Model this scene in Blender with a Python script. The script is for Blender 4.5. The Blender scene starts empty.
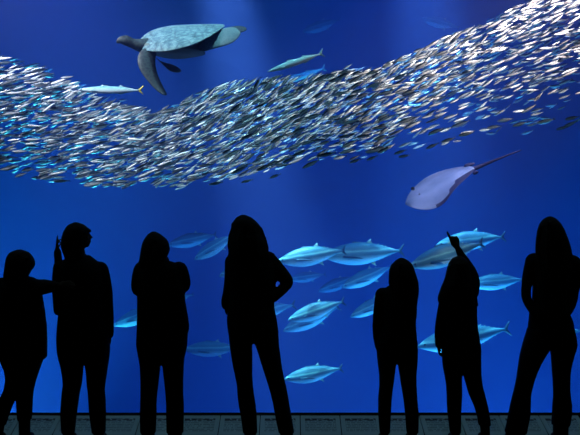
import bpy, math, random
from mathutils import Vector, Matrix, Euler
R = math.radians
S = bpy.context.scene
C = S.collection
S.view_settings.view_transform = 'Standard'
S.view_settings.look = 'None'
S.view_settings.gamma = 1
S.view_settings.use_curve_mapping = False
S.view_settings.exposure = 0.0
EYE = 1.65
F = 924.0          # focal length in pixels of a 580 x 435 frame
def P(px, py, Y):  # a point of the photograph taken to its real distance Y
    return Vector(((px-290)*Y/F, Y, EYE-(py-217.5)*Y/F))

# ------------------------------------------------------------------ helpers
def tag(o, label=None, cat=None, group=None, kind=None):
    if label: o['label'] = label
    if cat: o['category'] = cat
    if group: o['group'] = group
    if kind: o['kind'] = kind
    return o
def empty(name, loc, rot=(0,0,0), sc=1.0):
    o = bpy.data.objects.new(name, None); C.objects.link(o)
    o.location = loc; o.rotation_euler = rot; o.scale = (sc,)*3
    o.empty_display_size = .1
    return o
def mesh_obj(name, verts, faces, m, parent=None, smooth=True):
    me = bpy.data.meshes.new(name)
    me.from_pydata([tuple(v) for v in verts], [], faces)
    me.validate(); me.update()
    if smooth: me.polygons.foreach_set('use_smooth', [True]*len(me.polygons))
    o = bpy.data.objects.new(name, me); C.objects.link(o)
    me.materials.append(m)
    if parent: o.parent = parent
    return o
def children(o): return [c for c in list(bpy.data.objects) if c.parent == o]
def copy_tree(o, parent=None, kids=None):
    c = o.copy(); C.objects.link(c)
    if parent: c.parent = parent
    for ch in kids[o.name] if kids and o.name in kids else children(o):
        copy_tree(ch, c, kids)
    return c
def box_geo(x0,x1,y0,y1,z0,z1):
    v=[(x,y,z) for x in(x0,x1) for y in(y0,y1) for z in(z0,z1)]
    f=[(0,1,3,2),(4,6,7,5),(0,4,5,1),(2,3,7,6),(0,2,6,4),(1,5,7,3)]
    return v,f

# ------------------------------------------------------------------ materials
def mat(n, c, r=.7, metal=0, spec=.5):
    m = bpy.data.materials.new(n); m.use_nodes = True
    b = m.node_tree.nodes['Principled BSDF']
    b.inputs['Base Color'].default_value = (*c,1); b.inputs['Roughness'].default_value = r
    b.inputs['Metallic'].default_value = metal; b.inputs['Specular IOR Level'].default_value = spec
    return m
def noisy(m, c1, c2, scale=8, bump=0, coord='Object', detail=4):
    nt = m.node_tree; b = nt.nodes['Principled BSDF']
    tc = nt.nodes.new('ShaderNodeTexCoord'); n = nt.nodes.new('ShaderNodeTexNoise')
    n.inputs['Scale'].default_value = scale; n.inputs['Detail'].default_value = detail
    nt.links.new(tc.outputs[coord], n.inputs['Vector'])
    rp = nt.nodes.new('ShaderNodeValToRGB')
    rp.color_ramp.elements[0].position=.35; rp.color_ramp.elements[1].position=.65
    rp.color_ramp.elements[0].color=(*c1,1); rp.color_ramp.elements[1].color=(*c2,1)
    nt.links.new(n.outputs['Fac'], rp.inputs[0]); nt.links.new(rp.outputs[0], b.inputs['Base Color'])
    if bump:
        bp = nt.nodes.new('ShaderNodeBump'); bp.inputs['Strength'].default_value=bump; bp.inputs['Distance'].default_value=.02
        nt.links.new(n.outputs['Fac'], bp.inputs['Height']); nt.links.new(bp.outputs[0], b.inputs['Normal'])
    return m
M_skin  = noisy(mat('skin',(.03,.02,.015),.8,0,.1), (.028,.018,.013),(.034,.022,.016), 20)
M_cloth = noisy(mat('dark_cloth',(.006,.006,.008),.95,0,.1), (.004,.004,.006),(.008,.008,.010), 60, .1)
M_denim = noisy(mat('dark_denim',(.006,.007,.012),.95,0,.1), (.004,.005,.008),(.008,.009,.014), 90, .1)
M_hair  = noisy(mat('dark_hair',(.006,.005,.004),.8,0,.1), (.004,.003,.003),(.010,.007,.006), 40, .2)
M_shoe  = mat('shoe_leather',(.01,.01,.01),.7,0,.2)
M_case  = mat('phone_case',(.01,.01,.01),.5)
M_floor = noisy(mat('gallery_carpet',(.01,.01,.012),.95,0,.1), (.007,.007,.01),(.014,.014,.018), 30, .1)
M_sill  = mat('sill_edge',(.02,.025,.03),1,0,0)
M_sand  = noisy(mat('tank_sand',(.5,.6,.7),.9,0,.1), (.42,.52,.66),(.55,.66,.78), 2)
M_wall  = noisy(mat('tank_wall',(.03,.10,.42),.9,0,.1), (.03,.10,.42),(.035,.11,.45), .5)

def fish_mat(n, back, mid, belly, h=.12, rough=.4, metal=0., line=None, spots=0.):
    m = bpy.data.materials.new(n); m.use_nodes = True; nt = m.node_tree; b = nt.nodes['Principled BSDF']
    tc = nt.nodes.new('ShaderNodeTexCoord'); sx = nt.nodes.new('ShaderNodeSeparateXYZ')
    nt.links.new(tc.outputs['Object'], sx.inputs[0])
    mr = nt.nodes.new('ShaderNodeMapRange'); mr.inputs['From Min'].default_value=-h; mr.inputs['From Max'].default_value=h
    nz = nt.nodes.new('ShaderNodeTexNoise'); nz.inputs['Scale'].default_value = 14; nt.links.new(tc.outputs['Object'], nz.inputs['Vector'])
    ma = nt.nodes.new('ShaderNodeMath'); ma.operation='MULTIPLY_ADD'; ma.inputs[1].default_value=.10
    nt.links.new(nz.outputs['Fac'], ma.inputs[0]); nt.links.new(mr.outputs[0], ma.inputs[2]); nt.links.new(sx.outputs['Z'], mr.inputs['Value'])
    rp = nt.nodes.new('ShaderNodeValToRGB'); e = rp.color_ramp.elements
    e[0].position=.30; e[0].color=(*belly,1); e[1].position=.86; e[1].color=(*back,1)
    q = e.new(.48); q.color=(*mid,1)
    if line:
        q = e.new(.60); q.color=(*mid,1); q = e.new(.66); q.color=(*line,1); q = e.new(.74); q.color=(*back,1)
    nt.links.new(ma.outputs[0], rp.inputs[0]); nt.links.new(rp.outputs[0], b.inputs['Base Color'])
    b.inputs['Roughness'].default_value=rough; b.inputs['Metallic'].default_value=metal
    return m
M_tuna  = fish_mat('tuna_skin', (.035,.15,.24),(.06,.22,.36),(.45,.68,.95), .15, .55, .0, (.22,.48,.55))  # blue of the tank light is put into the skin tones
M_tunaf = mat('tuna_fin',(.02,.07,.12),.6)
M_yfin  = mat('pale_finlet',(.35,.55,.55),.5)
M_mack  = fish_mat('mackerel_skin', (.22,.55,.62),(.65,.88,.95),(.9,.97,1), .06, .35, .0)
M_mackf = mat('mackerel_fin',(.25,.45,.5),.5)
M_ytail = mat('yellow_tail_fin',(.75,.62,.10),.5)
M_eye   = mat('eye_black',(.004,.004,.006),.2)

def sardine_mat():
    m = bpy.data.materials.new('sardine_skin'); m.use_nodes=True; nt=m.node_tree; b=nt.nodes['Principled BSDF']
    a = nt.nodes.new('ShaderNodeAttribute'); a.attribute_name='skin'; a.attribute_type='GEOMETRY'
    sp = nt.nodes.new('ShaderNodeSeparateColor'); nt.links.new(a.outputs['Color'], sp.inputs[0])
    rp = nt.nodes.new('ShaderNodeValToRGB'); e=rp.color_ramp.elements
    e[0].position=.30; e[0].color=(.95,.92,.92,1); e[1].position=.80; e[1].color=(.012,.03,.06,1)
    q=e.new(.52); q.color=(.75,.72,.75,1); q=e.new(.62); q.color=(.06,.10,.16,1)
    nt.links.new(sp.outputs[0], rp.inputs[0]); nt.links.new(rp.outputs[0], b.inputs['Base Color'])
    b.inputs['Roughness'].default_value=.42; b.inputs['Metallic'].default_value=.15
    return m
M_sard = sardine_mat()

# ------------------------------------------------------------------ the setting
def struct(name, geo, m):
    o = mesh_obj(name, geo[0], geo[1], m, None, False); o['kind']='structure'; return o
TX0,TX1,TY0,TY1,TZ0,TZ1 = -17,17,7.40,27,-6,9.5
struct('floor', box_geo(-7,7,-3,7.28,-.15,0), M_floor)
struct('floor.001', box_geo(TX0,TX1,TY0,TY1,TZ0-.2,TZ0), M_sand)
struct('wall_back', box_geo(TX0-.2,TX1+.2,TY1,TY1+.2,TZ0-.2,TZ1), M_wall)
struct('wall_left', box_geo(TX0-.2,TX0,TY0,TY1,TZ0-.2,TZ1), M_wall)
struct('wall_right', box_geo(TX1,TX1+.2,TY0,TY1,TZ0-.2,TZ1), M_wall)
# wall under the window and the ledge the panels lie on
struct('wall_front', box_geo(-17,17,7.32,7.40,TZ0,.088), M_sill)

g = bpy.data.materials.new('clear_acrylic'); g.use_nodes=True; nt=g.node_tree; nt.nodes.clear()
out=nt.nodes.new('ShaderNodeOutputMaterial'); tr=nt.nodes.new('ShaderNodeBsdfTransparent'); gl=nt.nodes.new('ShaderNodeBsdfGlossy')
gl.inputs['Roughness'].default_value=.02; mx=nt.nodes.new('ShaderNodeMixShader'); fr=nt.nodes.new('ShaderNodeFresnel'); fr.inputs['IOR'].default_value=1.2
tr.inputs['Color'].default_value=(.97,.985,1,1)
nt.links.new(fr.outputs[0],mx.inputs[0]);nt.links.new(tr.outputs[0],mx.inputs[1]);nt.links.new(gl.outputs[0],mx.inputs[2]);nt.links.new(mx.outputs[0],out.inputs['Surface'])
struct('window_1', box_geo(-9,9,7.33,7.39,.03,7.5), g)

wm = bpy.data.materials.new('sea_water'); wm.use_nodes=True; nt=wm.node_tree; nt.nodes.clear()
out=nt.nodes.new('ShaderNodeOutputMaterial'); vs=nt.nodes.new('ShaderNodeVolumeScatter'); va=nt.nodes.new('ShaderNodeVolumeAbsorption'); ad=nt.nodes.new('ShaderNodeAddShader')
vs.inputs['Color'].default_value=(.14,.20,.82,1); vs.inputs['Density'].default_value=.065; vs.inputs['Anisotropy'].default_value=.1
va.inputs['Color'].default_value=(.0,.68,1,1); va.inputs['Density'].default_value=.13
nt.links.new(vs.outputs[0],ad.inputs[0]);nt.links.new(va.outputs[0],ad.inputs[1]);nt.links.new(ad.outputs[0],out.inputs['Volume'])
v,f = box_geo(TX0+.05,TX1-.05,TY0+.02,TY1-.05,TZ0+.05,9.0)
tag(mesh_obj('tank_water', v, f, wm, None, False), 'clear deep blue sea water filling the whole aquarium tank', 'water', kind='stuff')

# ------------------------------------------------------------------ info panels on the ledge
pm = bpy.data.materials.new('printed_panel'); pm.use_nodes=True; nt=pm.node_tree; b=nt.nodes['Principled BSDF']
tc=nt.nodes.new('ShaderNodeTexCoord'); sx=nt.nodes.new('ShaderNodeSeparateXYZ'); nt.links.new(tc.outputs['Object'],sx.inputs[0])
def mnode(op,a,bv=None,c=None):
    n=nt.nodes.new('ShaderNodeMath'); n.operation=op
    for i,q in enumerate((a,bv,c)):
        if q is None: continue
        if isinstance(q,(int,float)): n.inputs[i].default_value=q
        else: nt.links.new(q,n.inputs[i])
    return n.outputs[0]
oi=nt.nodes.new('ShaderNodeObjectInfo')
nz=nt.nodes.new('ShaderNodeTexNoise'); nz.noise_dimensions='3D'; nz.inputs['Scale'].default_value=1; nz.inputs['Detail'].default_value=1
cb=nt.nodes.new('ShaderNodeCombineXYZ')
nt.links.new(mnode('MULTIPLY',sx.outputs['X'],70),cb.inputs[0]); nt.links.new(mnode('FLOOR',mnode('MULTIPLY',sx.outputs['Y'],40)),cb.inputs[1]); nt.links.new(mnode('MULTIPLY',oi.outputs['Random'],50),cb.inputs[2])
nt.links.new(cb.outputs[0],nz.inputs['Vector'])
word=mnode('GREATER_THAN',nz.outputs['Fac'],.44)
line=mnode('LESS_THAN',mnode('FRACT',mnode('MULTIPLY',sx.outputs['Y'],40)),.55)
inx=mnode('LESS_THAN',mnode('ABSOLUTE',sx.outputs['X']),.12)
iny=mnode('LESS_THAN',mnode('ABSOLUTE',mnode('SUBTRACT',sx.outputs['Y'],-.01)),.10)
ink=mnode('MULTIPLY',mnode('MULTIPLY',word,line),mnode('MULTIPLY',inx,iny))
head_=mnode('MULTIPLY',mnode('GREATER_THAN',sx.outputs['Y'],.065),mnode('LESS_THAN',sx.outputs['Y'],.10))
nz2=nt.nodes.new('ShaderNodeTexNoise'); nz2.inputs['Scale'].default_value=26; nt.links.new(tc.outputs['Object'],nz2.inputs['Vector'])
head2=mnode('MULTIPLY',mnode('MULTIPLY',head_,inx),mnode('GREATER_THAN',nz2.outputs['Fac'],.45))
mxk=mnode('MAXIMUM',mnode('MULTIPLY',ink,.55),head2)
mc=nt.nodes.new('ShaderNodeMixRGB'); mc.inputs[1].default_value=(.34,.46,.44,1); mc.inputs[2].default_value=(.01,.014,.02,1)
nt.links.new(mxk,mc.inputs[0]); nt.links.new(mc.outputs[0],b.inputs['Base Color']); b.inputs['Roughness'].default_value=.55
A0 = Vector((0,7.0,.002)); A1=Vector((0,7.30,.090)); sl=(A1-A0).length; ang=math.atan2(.088,.30)
wpan = 39.7*7.30/F
panel_where = ["at the far left beside the leftmost child's stepping leg", 'between the leftmost child and the person raising a hand', 'behind the left leg of the person raising a hand', 'right of the person raising a hand', 'behind the left leg of the person with elbows out', 'right of the person with elbows out', "left of the wavy haired adult's feet", 'between the legs of the wavy haired adult', 'right of the wavy haired adult, first of two unobstructed ones', 'left of the long haired child with hanging arm', 'between the two long haired children', "behind the pointing child's left leg", "right of the pointing child's feet", 'between the legs of the rightmost adult', 'at the far right corner, right of the rightmost adult']
for i in range(15):
    xa=-17.5+39.7*i; cx=((xa+39.7/2)-290)*7.30/F
    hw=wpan/2-.0035; hl=sl/2; t=.014
    r=empty('information_panel',(cx,(A0.y+A1.y)/2,(A0.z+A1.z)/2-.0))
    r.rotation_euler=(ang,0,0)
    v,f=box_geo(-hw,hw,-hl,hl-.008,-t,0); mesh_obj('printed_board',v,f,pm,r,False)
    v,f=box_geo(-wpan/2+.0002,wpan/2-.0002,-hl,hl,-t-.012,-t); mesh_obj('backing_plate',v,f,M_sill,r,False)
    v,f=box_geo(-hw,hw,hl-.008,hl,-t,.004); mesh_obj('top_strip',v,f,M_sill,r,False)
    tag(r,'ledge information panel '+panel_where[i+0],'sign','information panels along the window ledge')
# sloping plinth carrying the panels
v=[]; 
for x in (-8,8):
    v+=[(x,6.995,.0005),(x,7.32,.0005),(x,7.32,.058),(x,7.285,.058),(x,6.995,-.0)]
struct('trim_1',(v,[(0,1,2,3),(5,8,7,6),(0,3,8,5),(1,6,7,2),(3,2,7,8),(0,5,6,1)]),M_sill)

# ------------------------------------------------------------------ solid shape collector
class Sh:
    def __init__(s, Y): s.v=[]; s.f=[]; s.Y=Y; s.k=Y/F
    def W(s,x,y,d=0): return P(x,y,s.Y+d*s.k)
    def rings(s, rings, cap=True):
        n=len(rings[0]); b=len(s.v)
        for r in rings: s.v+=r
        for i in range(len(rings)-1):
            for j in range(n):
                a=b+i*n+j; c=b+i*n+(j+1)%n
                s.f.append((a,c,c+n,a+n))
        if cap:
            s.f.append(tuple(b+j for j in range(n))[::-1]); s.f.append(tuple(b+(len(rings)-1)*n+j for j in range(n)))
    def loft(s, rows, inset=0, n=24, p=2.3):
        # rows: (ypx, xleft, xright, half depth px, depth offset px)
        rows=[(*r,0) if len(r)==4 else r for r in rows]
        out=[]
        def ring(y,xl,xr,hd,d,sc=1):
            a=max((xr-xl)/2-inset,.3)*sc*s.k; hh=max(hd-inset,.3)*sc*s.k; c=s.W((xl+xr)/2,y,d); q=[]
            for j in range(n):
                t=2*math.pi*j/n; ct,st=math.cos(t),math.sin(t)
                q.append(c+Vector((a*math.copysign(abs(ct)**(2/p),ct),hh*math.copysign(abs(st)**(2/p),st),0)))
            return q
        y0,y1=rows[0][0],rows[-1][0]; y=y0
        ys=[]; m=max(2,int(abs(y1-y0)/2.5))
        for i in range(m+1):
            y=y0+(y1-y0)*i/m
            for a,b in zip(rows,rows[1:]):
                if a[0]<=y<=b[0]+1e-6:
                    t=(y-a[0])/max(b[0]-a[0],1e-6); t2=t
                    out.append(ring(y,*[a[q]*(1-t2)+b[q]*t2 for q in (1,2,3,4)])); break
        s.rings(out)
    def ell(s, c, r, rot=None, n=16, m=10):
        # c world vector, r radii in metres
        rot=rot or Matrix.Identity(3); out=[]
        for i in range(m+1):
            ph=math.pi*(i+.02)/(m+.04); q=[]
            for j in range(n):
                t=2*math.pi*j/n
                q.append(c+rot@Vector((r[0]*math.sin(ph)*math.cos(t),r[1]*math.sin(ph)*math.sin(t),r[2]*math.cos(ph))))
            out.append(q)
        s.rings(out)
    def tubew(s, pts, inset=0, n=12, flat=1.0):
        # pts: (Vector, radius m)
        dense=[]
        m=len(pts)
        for i in range(m-1):
            p0=pts[max(i-1,0)]; p1=pts[i]; p2=pts[i+1]; p3=pts[min(i+2,m-1)]
            for q in range(4):
                t=q/4
                f=lambda a,b_,c,d: .5*((2*b_)+(c-a)*t+(2*a-5*b_+4*c-d)*t*t+(3*b_-a-3*c+d)*t**3)
                dense.append((f(p0[0],p1[0],p2[0],p3[0]), max(p1[1]*(1-t)+p2[1]*t-inset,.002)))
        dense.append((pts[-1][0],max(pts[-1][1]-inset,.002)))
        out=[]; up=None; L=len(dense)
        for i,(p,r) in enumerate(dense):
            d=(dense[min(i+1,L-1)][0]-dense[max(i-1,0)][0]).normalized()
            if up is None: up=Vector((0,1,0)) if abs(d.y)<.8 else Vector((0,0,1))
            u=(up-d*up.dot(d)).normalized(); w=d.cross(u); up=u
            def rg(c,rr): return [c+(u*math.cos(2*math.pi*j/n)+w*math.sin(2*math.pi*j/n)*flat)*rr for j in range(n)]
            if i==0:
                for t in (85,60,30): out.append(rg(p-d*r*math.sin(R(t)),r*math.cos(R(t))))
            out.append(rg(p,r))
            if i==L-1:
                for t in (30,60,85): out.append(rg(p+d*r*math.sin(R(t)),r*math.cos(R(t))))
        s.rings(out)
    def tube(s, pts, inset=0):
        # pts (xpx,ypx,dpx,rpx)
        s.tubew([(s.W(a,b_,c),r*s.k) for a,b_,c,r in pts], inset*s.k)
    def make(s, name, m, root, voxel=.008, it=3):
        inv=root.matrix_world.inverted() if False else Matrix.Translation(-root.location)
        o=mesh_obj(name,[inv@v for v in s.v],s.f,m,root)
        r=o.modifiers.new('join','REMESH'); r.mode='VOXEL'; r.voxel_size=voxel; r.use_smooth_shade=True
        q=o.modifiers.new('soften','SMOOTH'); q.factor=.5; q.iterations=it
        return o

def add_head(sh, x, y, d, hpx, yaw=0, pitch=0):
    """face towards +y turned by yaw (deg, + = to the right of the photo) and pitched up; hpx head height"""
    k=sh.k*hpx; c=sh.W(x,y,d)
    rot=(Euler((0,0,R(-yaw))).to_matrix()@Euler((R(pitch),0,0)).to_matrix())
    def e(off,r,extra=None): sh.ell(c+rot@(Vector(off)*k),[q*k for q in r],rot@extra if extra else rot)
    e((0,-.03,.10),(.34,.42,.40))          # skull
    e((0,.10,-.16),(.27,.28,.30))          # face
    e((0,.20,-.38),(.16,.15,.11))          # chin
    e((0,.33,.05),(.24,.08,.06))           # brow
    e((0,.41,-.10),(.045,.06,.13)); e((0,.45,-.17),(.06,.07,.045))   # nose
    e((0,.37,-.28),(.11,.05,.025)); e((0,.365,-.325),(.09,.05,.028)) # lips
    for q in (-1,1):
        e((q*.13,.36,.0),(.065,.04,.035))  # eyelids
        e((q*.19,.28,-.12),(.10,.09,.08))  # cheek
        e((q*.35,-.02,-.06),(.035,.09,.14),Euler((0,0,R(-20*q))).to_matrix()) # ear
def add_hand(sh, wrist, dirv, nrm, size, curl=25, thumb=1, point=False, curls=None):
    """wrist world vector; dirv along the hand; nrm = back of hand; thumb side sign"""
    d=dirv.normalized(); n=(nrm-d*nrm.dot(d)).normalized(); s=d.cross(n)*thumb
    L=size
    rot=Matrix((s,n,d)).transposed()
    sh.tubew([(wrist-d*L*.08,L*.135),(wrist+d*L*.12,L*.15)])
    sh.ell(wrist+d*L*.27,(L*.215,L*.085,L*.27),rot)
    lens=[.40,.45,.42,.33]
    for i in range(4):
        b=wrist+d*L*(.46-.03*abs(i-1))+s*L*(.16-.107*i)
        cu=(curls[i] if curls else curl*(1+.12*i))
        fr=1.45 if (point and i==0) else 1.12
        fl=lens[i]*L*(1.1 if point and i==0 else 1); a=0; p=b; pts=[(b-d*L*.12,L*.058*fr)]
        spread=(s*(.10-.07*i))
        for j,seg in enumerate((.46,.30,.24)):
            a+=R(cu)*(1 if j else .7)
            dd=(d+spread).normalized()*math.cos(a)-n*math.sin(a)
            pts.append((p,L*(.056-.006*j)*fr)); p=p+dd*fl*seg
        pts.append((p,L*.036*fr)); sh.tubew(pts,0,8)
    b=wrist+d*L*.10+s*L*.13
    if point:
        sh.tubew([(b,L*.07),(b+(d*.8+s*.25-n*.4)*L*.17,L*.062),(b+(d*.9-s*.1-n*.6)*L*.30,L*.052),(b+(d*.9-s*.5-n*.6)*L*.38,L*.045)],0,8)
    else: sh.tubew([(b,L*.07),(b+(d*.7+s*.75-n*.2)*L*.17,L*.062),(b+(d*.95+s*.75-n*.45)*L*.29,L*.052),(b+(d*1.0+s*.6-n*.6)*L*.39,L*.04)],0,8)
def strands(sh, pts, n, rad, seed):
    rr=random.Random(seed)
    for i in range(n):
        t=rr.random()
        path=rr.choice(pts); j=[]
        ph=rr.uniform(0,6); am=rr.uniform(.3,1.0)*(2.2 if n>80 else 1)
        dx=rr.uniform(-1,1)
        for q,(x,y,d) in enumerate(path): j.append((x+dx+am*math.sin(ph+q*1.7),y,d+rr.uniform(-1,1),rad*(1-.6*q/len(path))))
        sh.tube(j)

FLOOR=217.5+EYE*F/6.75
def person(label, cx, Y, torso, legs, arms, head, hair, hands, sleeves=True, jacket_to=None, coat=None, extra=None, hairstr=None, topname='jacket', shoe_dir=0, inset=.9):
    root=empty('person',((cx-290)*Y/F,Y,0)); tag(root,label,'person')
    body=Sh(Y); top=Sh(Y); tro=Sh(Y); hr=Sh(Y)
    body.loft(torso,inset); top.loft(torso,-.4)
    yb=torso[-1][0]
    for lg in legs:
        rows=[(*r,) for r in lg]
        body.loft(rows,inset+.1); tro.loft([r for r in rows if r[0]<=438],-.4)
    # hips join
    hip=[r for r in torso if r[0]>=yb-28]
    tro.loft([(r[0],r[1]+.6,r[2]-.6,r[3]-.6,r[4] if len(r)>4 else 0) for r in hip]+[(yb+.1,hip[-1][1]+.6,hip[-1][2]-.6,hip[-1][3]-.6,0)],0)
    for a in arms:
        body.tube(a,inset*.8); 
        top.tube(a[:-1] if not sleeves else a,-.3)
    add_head(body,*head)
    hx,hy,hd_,hh=head[:4]
    neck_y=torso[0][0]
    body.tube([(hx,hy+hh*.15,hd_-1,hh*.22),(hx*.5+.5*(torso[0][1]+torso[0][2])/2,(hy+hh*.5+neck_y)/2,-1,hh*.23),((torso[0][1]+torso[0][2])/2,neck_y+6,0,hh*.28)])
    for h in hands:
        w=body.W(*h[0]); add_hand(body,w,Vector(h[1]),Vector(h[2]),h[3]*body.k,*h[4:])
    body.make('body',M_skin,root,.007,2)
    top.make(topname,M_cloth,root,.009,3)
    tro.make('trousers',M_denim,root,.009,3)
    for row in hair:
        a=row[0]; c_=(a[1]+a[2])/2; w_=(a[2]-a[1])/2
        hr.loft([(a[0]-.9,c_-w_*.3,c_+w_*.3,a[3]*.35,a[4]),(a[0]-.5,c_-w_*.75,c_+w_*.75,a[3]*.8,a[4])]+list(row),-.5)
    if extra: extra(hr,top)
    if hairstr: strands(hr,*hairstr)
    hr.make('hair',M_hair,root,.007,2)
    for lg in legs:   # shoes: sole + upper, toes towards the window
        r=lg[-1]; x=(r[1]+r[2])/2; sh=Sh(Y); k=sh.k
        fy=217.5+EYE*F/Y
        sc=1.0 if hh>26 else .85
        c=sh.W(x,fy,0); c.z=0
        sole=[];
        for z in (.001,.022):
            sole.append([Vector((c.x+sc*.039*(1+.12*math.sin(t))*math.cos(t),c.y+.055*sc+sc*.135*math.sin(t),z)) for t in [2*math.pi*j/24 for j in range(24)]])
        sh.rings(sole)
        sh.ell(Vector((c.x,c.y+.085*sc,.028)),(.040*sc,.10*sc,.030*sc)); sh.ell(Vector((c.x,c.y-.01,.032)),(.036*sc,.060*sc,.036*sc))
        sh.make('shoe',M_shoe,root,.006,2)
    return root

Y1=6.75
X=(0,0,1)
# 1 --- leftmost child, arm stretched to the right
person('child with short bobbed hair and long coat reaching an arm to the adult beside', 18, Y1,
 torso=[(277,14,32,8),(280,5,38,11),(286,-3,41,14),(297,-5,42,16),(310,-6,44,17),(325,-6,46,17),(340,-5,46.5,18),(357,-2,46.3,18),(359.5,0,44,17)],
 legs=[[(345,-1,20,13),(362,1.5,22,12.5),(370,5,21,12),(380,6.5,19.5,11),(390,4.5,17.5,10),(396,1.5,16,9),(405,-4,12.5,8.5),(415,-8,8.5,8),(425,-10,5.5,7.5),(441,-11.5,3,7)],
       [(345,16,46,13),(360,17,42.5,12.5),(370,17,39,12),(380,17,35.5,10.5),(390,17,33,10),(400,16.8,32,9.5),(420,18,31,8.5),(441,18.6,30.8,7.5)]],
 arms=[[(26,285,0,9),(36,287.5,-6,8.4),(45,286.7,-15,7.2),(52,286.5,-22,5.6),(57,286,-25,4)],[(2,286,0,8.5),(-6,300,0,8),(-9,320,2,7),(-6,336,6,6)]],
 head=(20,266,2,27,35,5),
 hair=[[(250.3,15,24,6,-1),(252,11,27.5,10,-1),(256,8,31.5,13,-1.5),(261,6.5,34,14,-2),(266,5.8,34,13.5,-3),(270,5.2,31,12,-4),(275,4.3,28,11,-4),(279,4,26,8,-5)]],
 hands=[((57,286,-25),(1,.1,.1),(0,-1,.2),20,10,1),((-6,336,6),(.1,.3,-1),(-1,0,0),20,30,-1)],
 hairstr=([[(8,262,-8),(6,270,-7),(5,280,-7)],[(18,255,-13),(14,270,-15),(14,281,-12)],[(27,258,-12),(25,270,-14),(24,280,-12)]],24,1.0,1), topname='coat')
# 2 --- person with left hand by the head, head turned right
person('adult with head turned right and left hand raised beside the head', 84, Y1,
 torso=[(255,70,89,9),(259,65,94,12),(264,61,101,15),(270,60,104.5,17),(280,63,105,18),(295,65,104,18),(309,65,105,17),(314,59,106,17),(325,57.8,107,18),(340,57,109.5,19),(352,57.6,109.5,19),(358,59,108.8,18)],
 legs=[[(340,58,86,17),(352,58.2,85,16.5),(358,59,84.4,16),(366,61.5,82.6,15),(375,63,82,13.5),(385,63.8,81,12),(392,62.6,79.3,11.5),(405,61.5,77.5,11),(415,61,76,10),(433,62,74.2,8.5),(442,62,74,8)],
       [(340,82,109,17),(352,84,109,16.5),(358,84.6,108.6,16),(366,86.2,107.3,15),(375,87,106,13.5),(385,87.6,104.6,12),(390,88.4,104,11.5),(400,89,105,11),(415,90,105.4,10),(433,92.4,105,8.5),(442,92.4,105,8)]],
 arms=[[(61,268,-1,8),(58.7,285,2,6.6),(58.6,304,5,5.4),(58.8,312,9,4.6),(59,295,13,4.4),(59,270,14,4.2),(57.5,252,12,3.6)],
       [(100,270,0,8.5),(104.5,286,0,7.2),(106,303,1,7),(107.5,320,3,6.2),(108.6,334,5,5)]],
 head=(78,236,1,27,72,14),
 hair=[[(223,72,80,5,0),(225,68.5,84,9,0),(228,66,87.5,11,-1),(232,64,88,12,-1),(238,62.3,85,12.5,-2),(245,61.5,83,12,-3),(252,63,84,10,-4),(258,66,86,8,-5)],
       [(227.5,80,88,5,1),(230.5,80,91.5,5,1),(232.5,82,91,4,1)]],
 hands=[((57.5,252,12),(-.06,0,1),(-1,-.2,0),19,8,-1,False,[4,6,40,55]),((108.8,334,5),(.12,.1,-1),(1,0,0),19,32,1)],
 hairstr=([[(66,235,-8),(63.5,246,-8),(66,259,-8)],[(74,230,-12),(71,246,-14),(73,262,-13)],[(82,232,-10),(80,246,-12),(81,260,-10)]],24,1.0,2))
# 3 --- both elbows out
person('adult with chin length hair and folded arms, both elbows sticking out', 160, Y1,
 torso=[(260,148,166,9),(263,142,176,12),(268,138,182,15),(278,137,184,17),(290,137.5,184.5,18),(301,137.5,185,18),(315,137.5,187.5,18),(326,137.2,189,18),(330.5,137,188.6,18),(332,137,187.6,18),(345,136.5,187,19),(356,138.5,184.8,18)],
 legs=[[(340,137,163,17),(352,138,162.5,16.5),(358,139.2,161.6,16),(365,140.4,160,15),(380,141,158.4,13),(395,141,156.6,11.5),(405,140.8,156,11),(415,140.5,156,10.5),(433,140.5,155.4,9),(442,140.5,155.4,8.5)],
       [(340,160,187,17),(352,161,185.4,16.5),(358,162,184,16),(365,163,183.4,15),(380,164.5,182.8,13),(395,166,182.8,11.5),(405,166.6,183.5,11),(415,166.6,183.5,10.5),(433,167,183,9),(442,167,183,8.5)]],
 arms=[[(142,270,0,8.5),(139.5,280,2,8),(139.5,289,6,7.6),(147,287,14,6),(156,277,19,4.8)],
       [(179,270,0,8.5),(182.3,280,2,8),(181.5,286,6,7.8),(174,281,14,6),(167,268,19,4.8)]],
 head=(155,247,2,27.5,10,-4),
 hair=[[(232.3,150,157.5,5,-1),(235,147.8,161,9,-1),(239,144.8,166,12,-1),(243,142.8,168.4,13,-1.5),(250,141.3,169.4,13.5,-2),(254,140.8,168,12.5,-3),(260,139.7,165,11,-4),(264,138.5,163,9,-5),(268,140,160,6,-7)]],
 hands=[((156,277,19),(.6,.0,.7),(-.3,1,.3),19,25,-1),((167,268,19),(-.2,.1,1),(.3,1,0),19,35,1)],
 hairstr=([[(146,245,-9),(143,256,-9),(141,267,-9)],[(155,240,-14),(153,256,-16),(150,269,-13)],[(164,245,-10),(164,256,-10),(162,266,-10)]],26,1.0,3))
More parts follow.
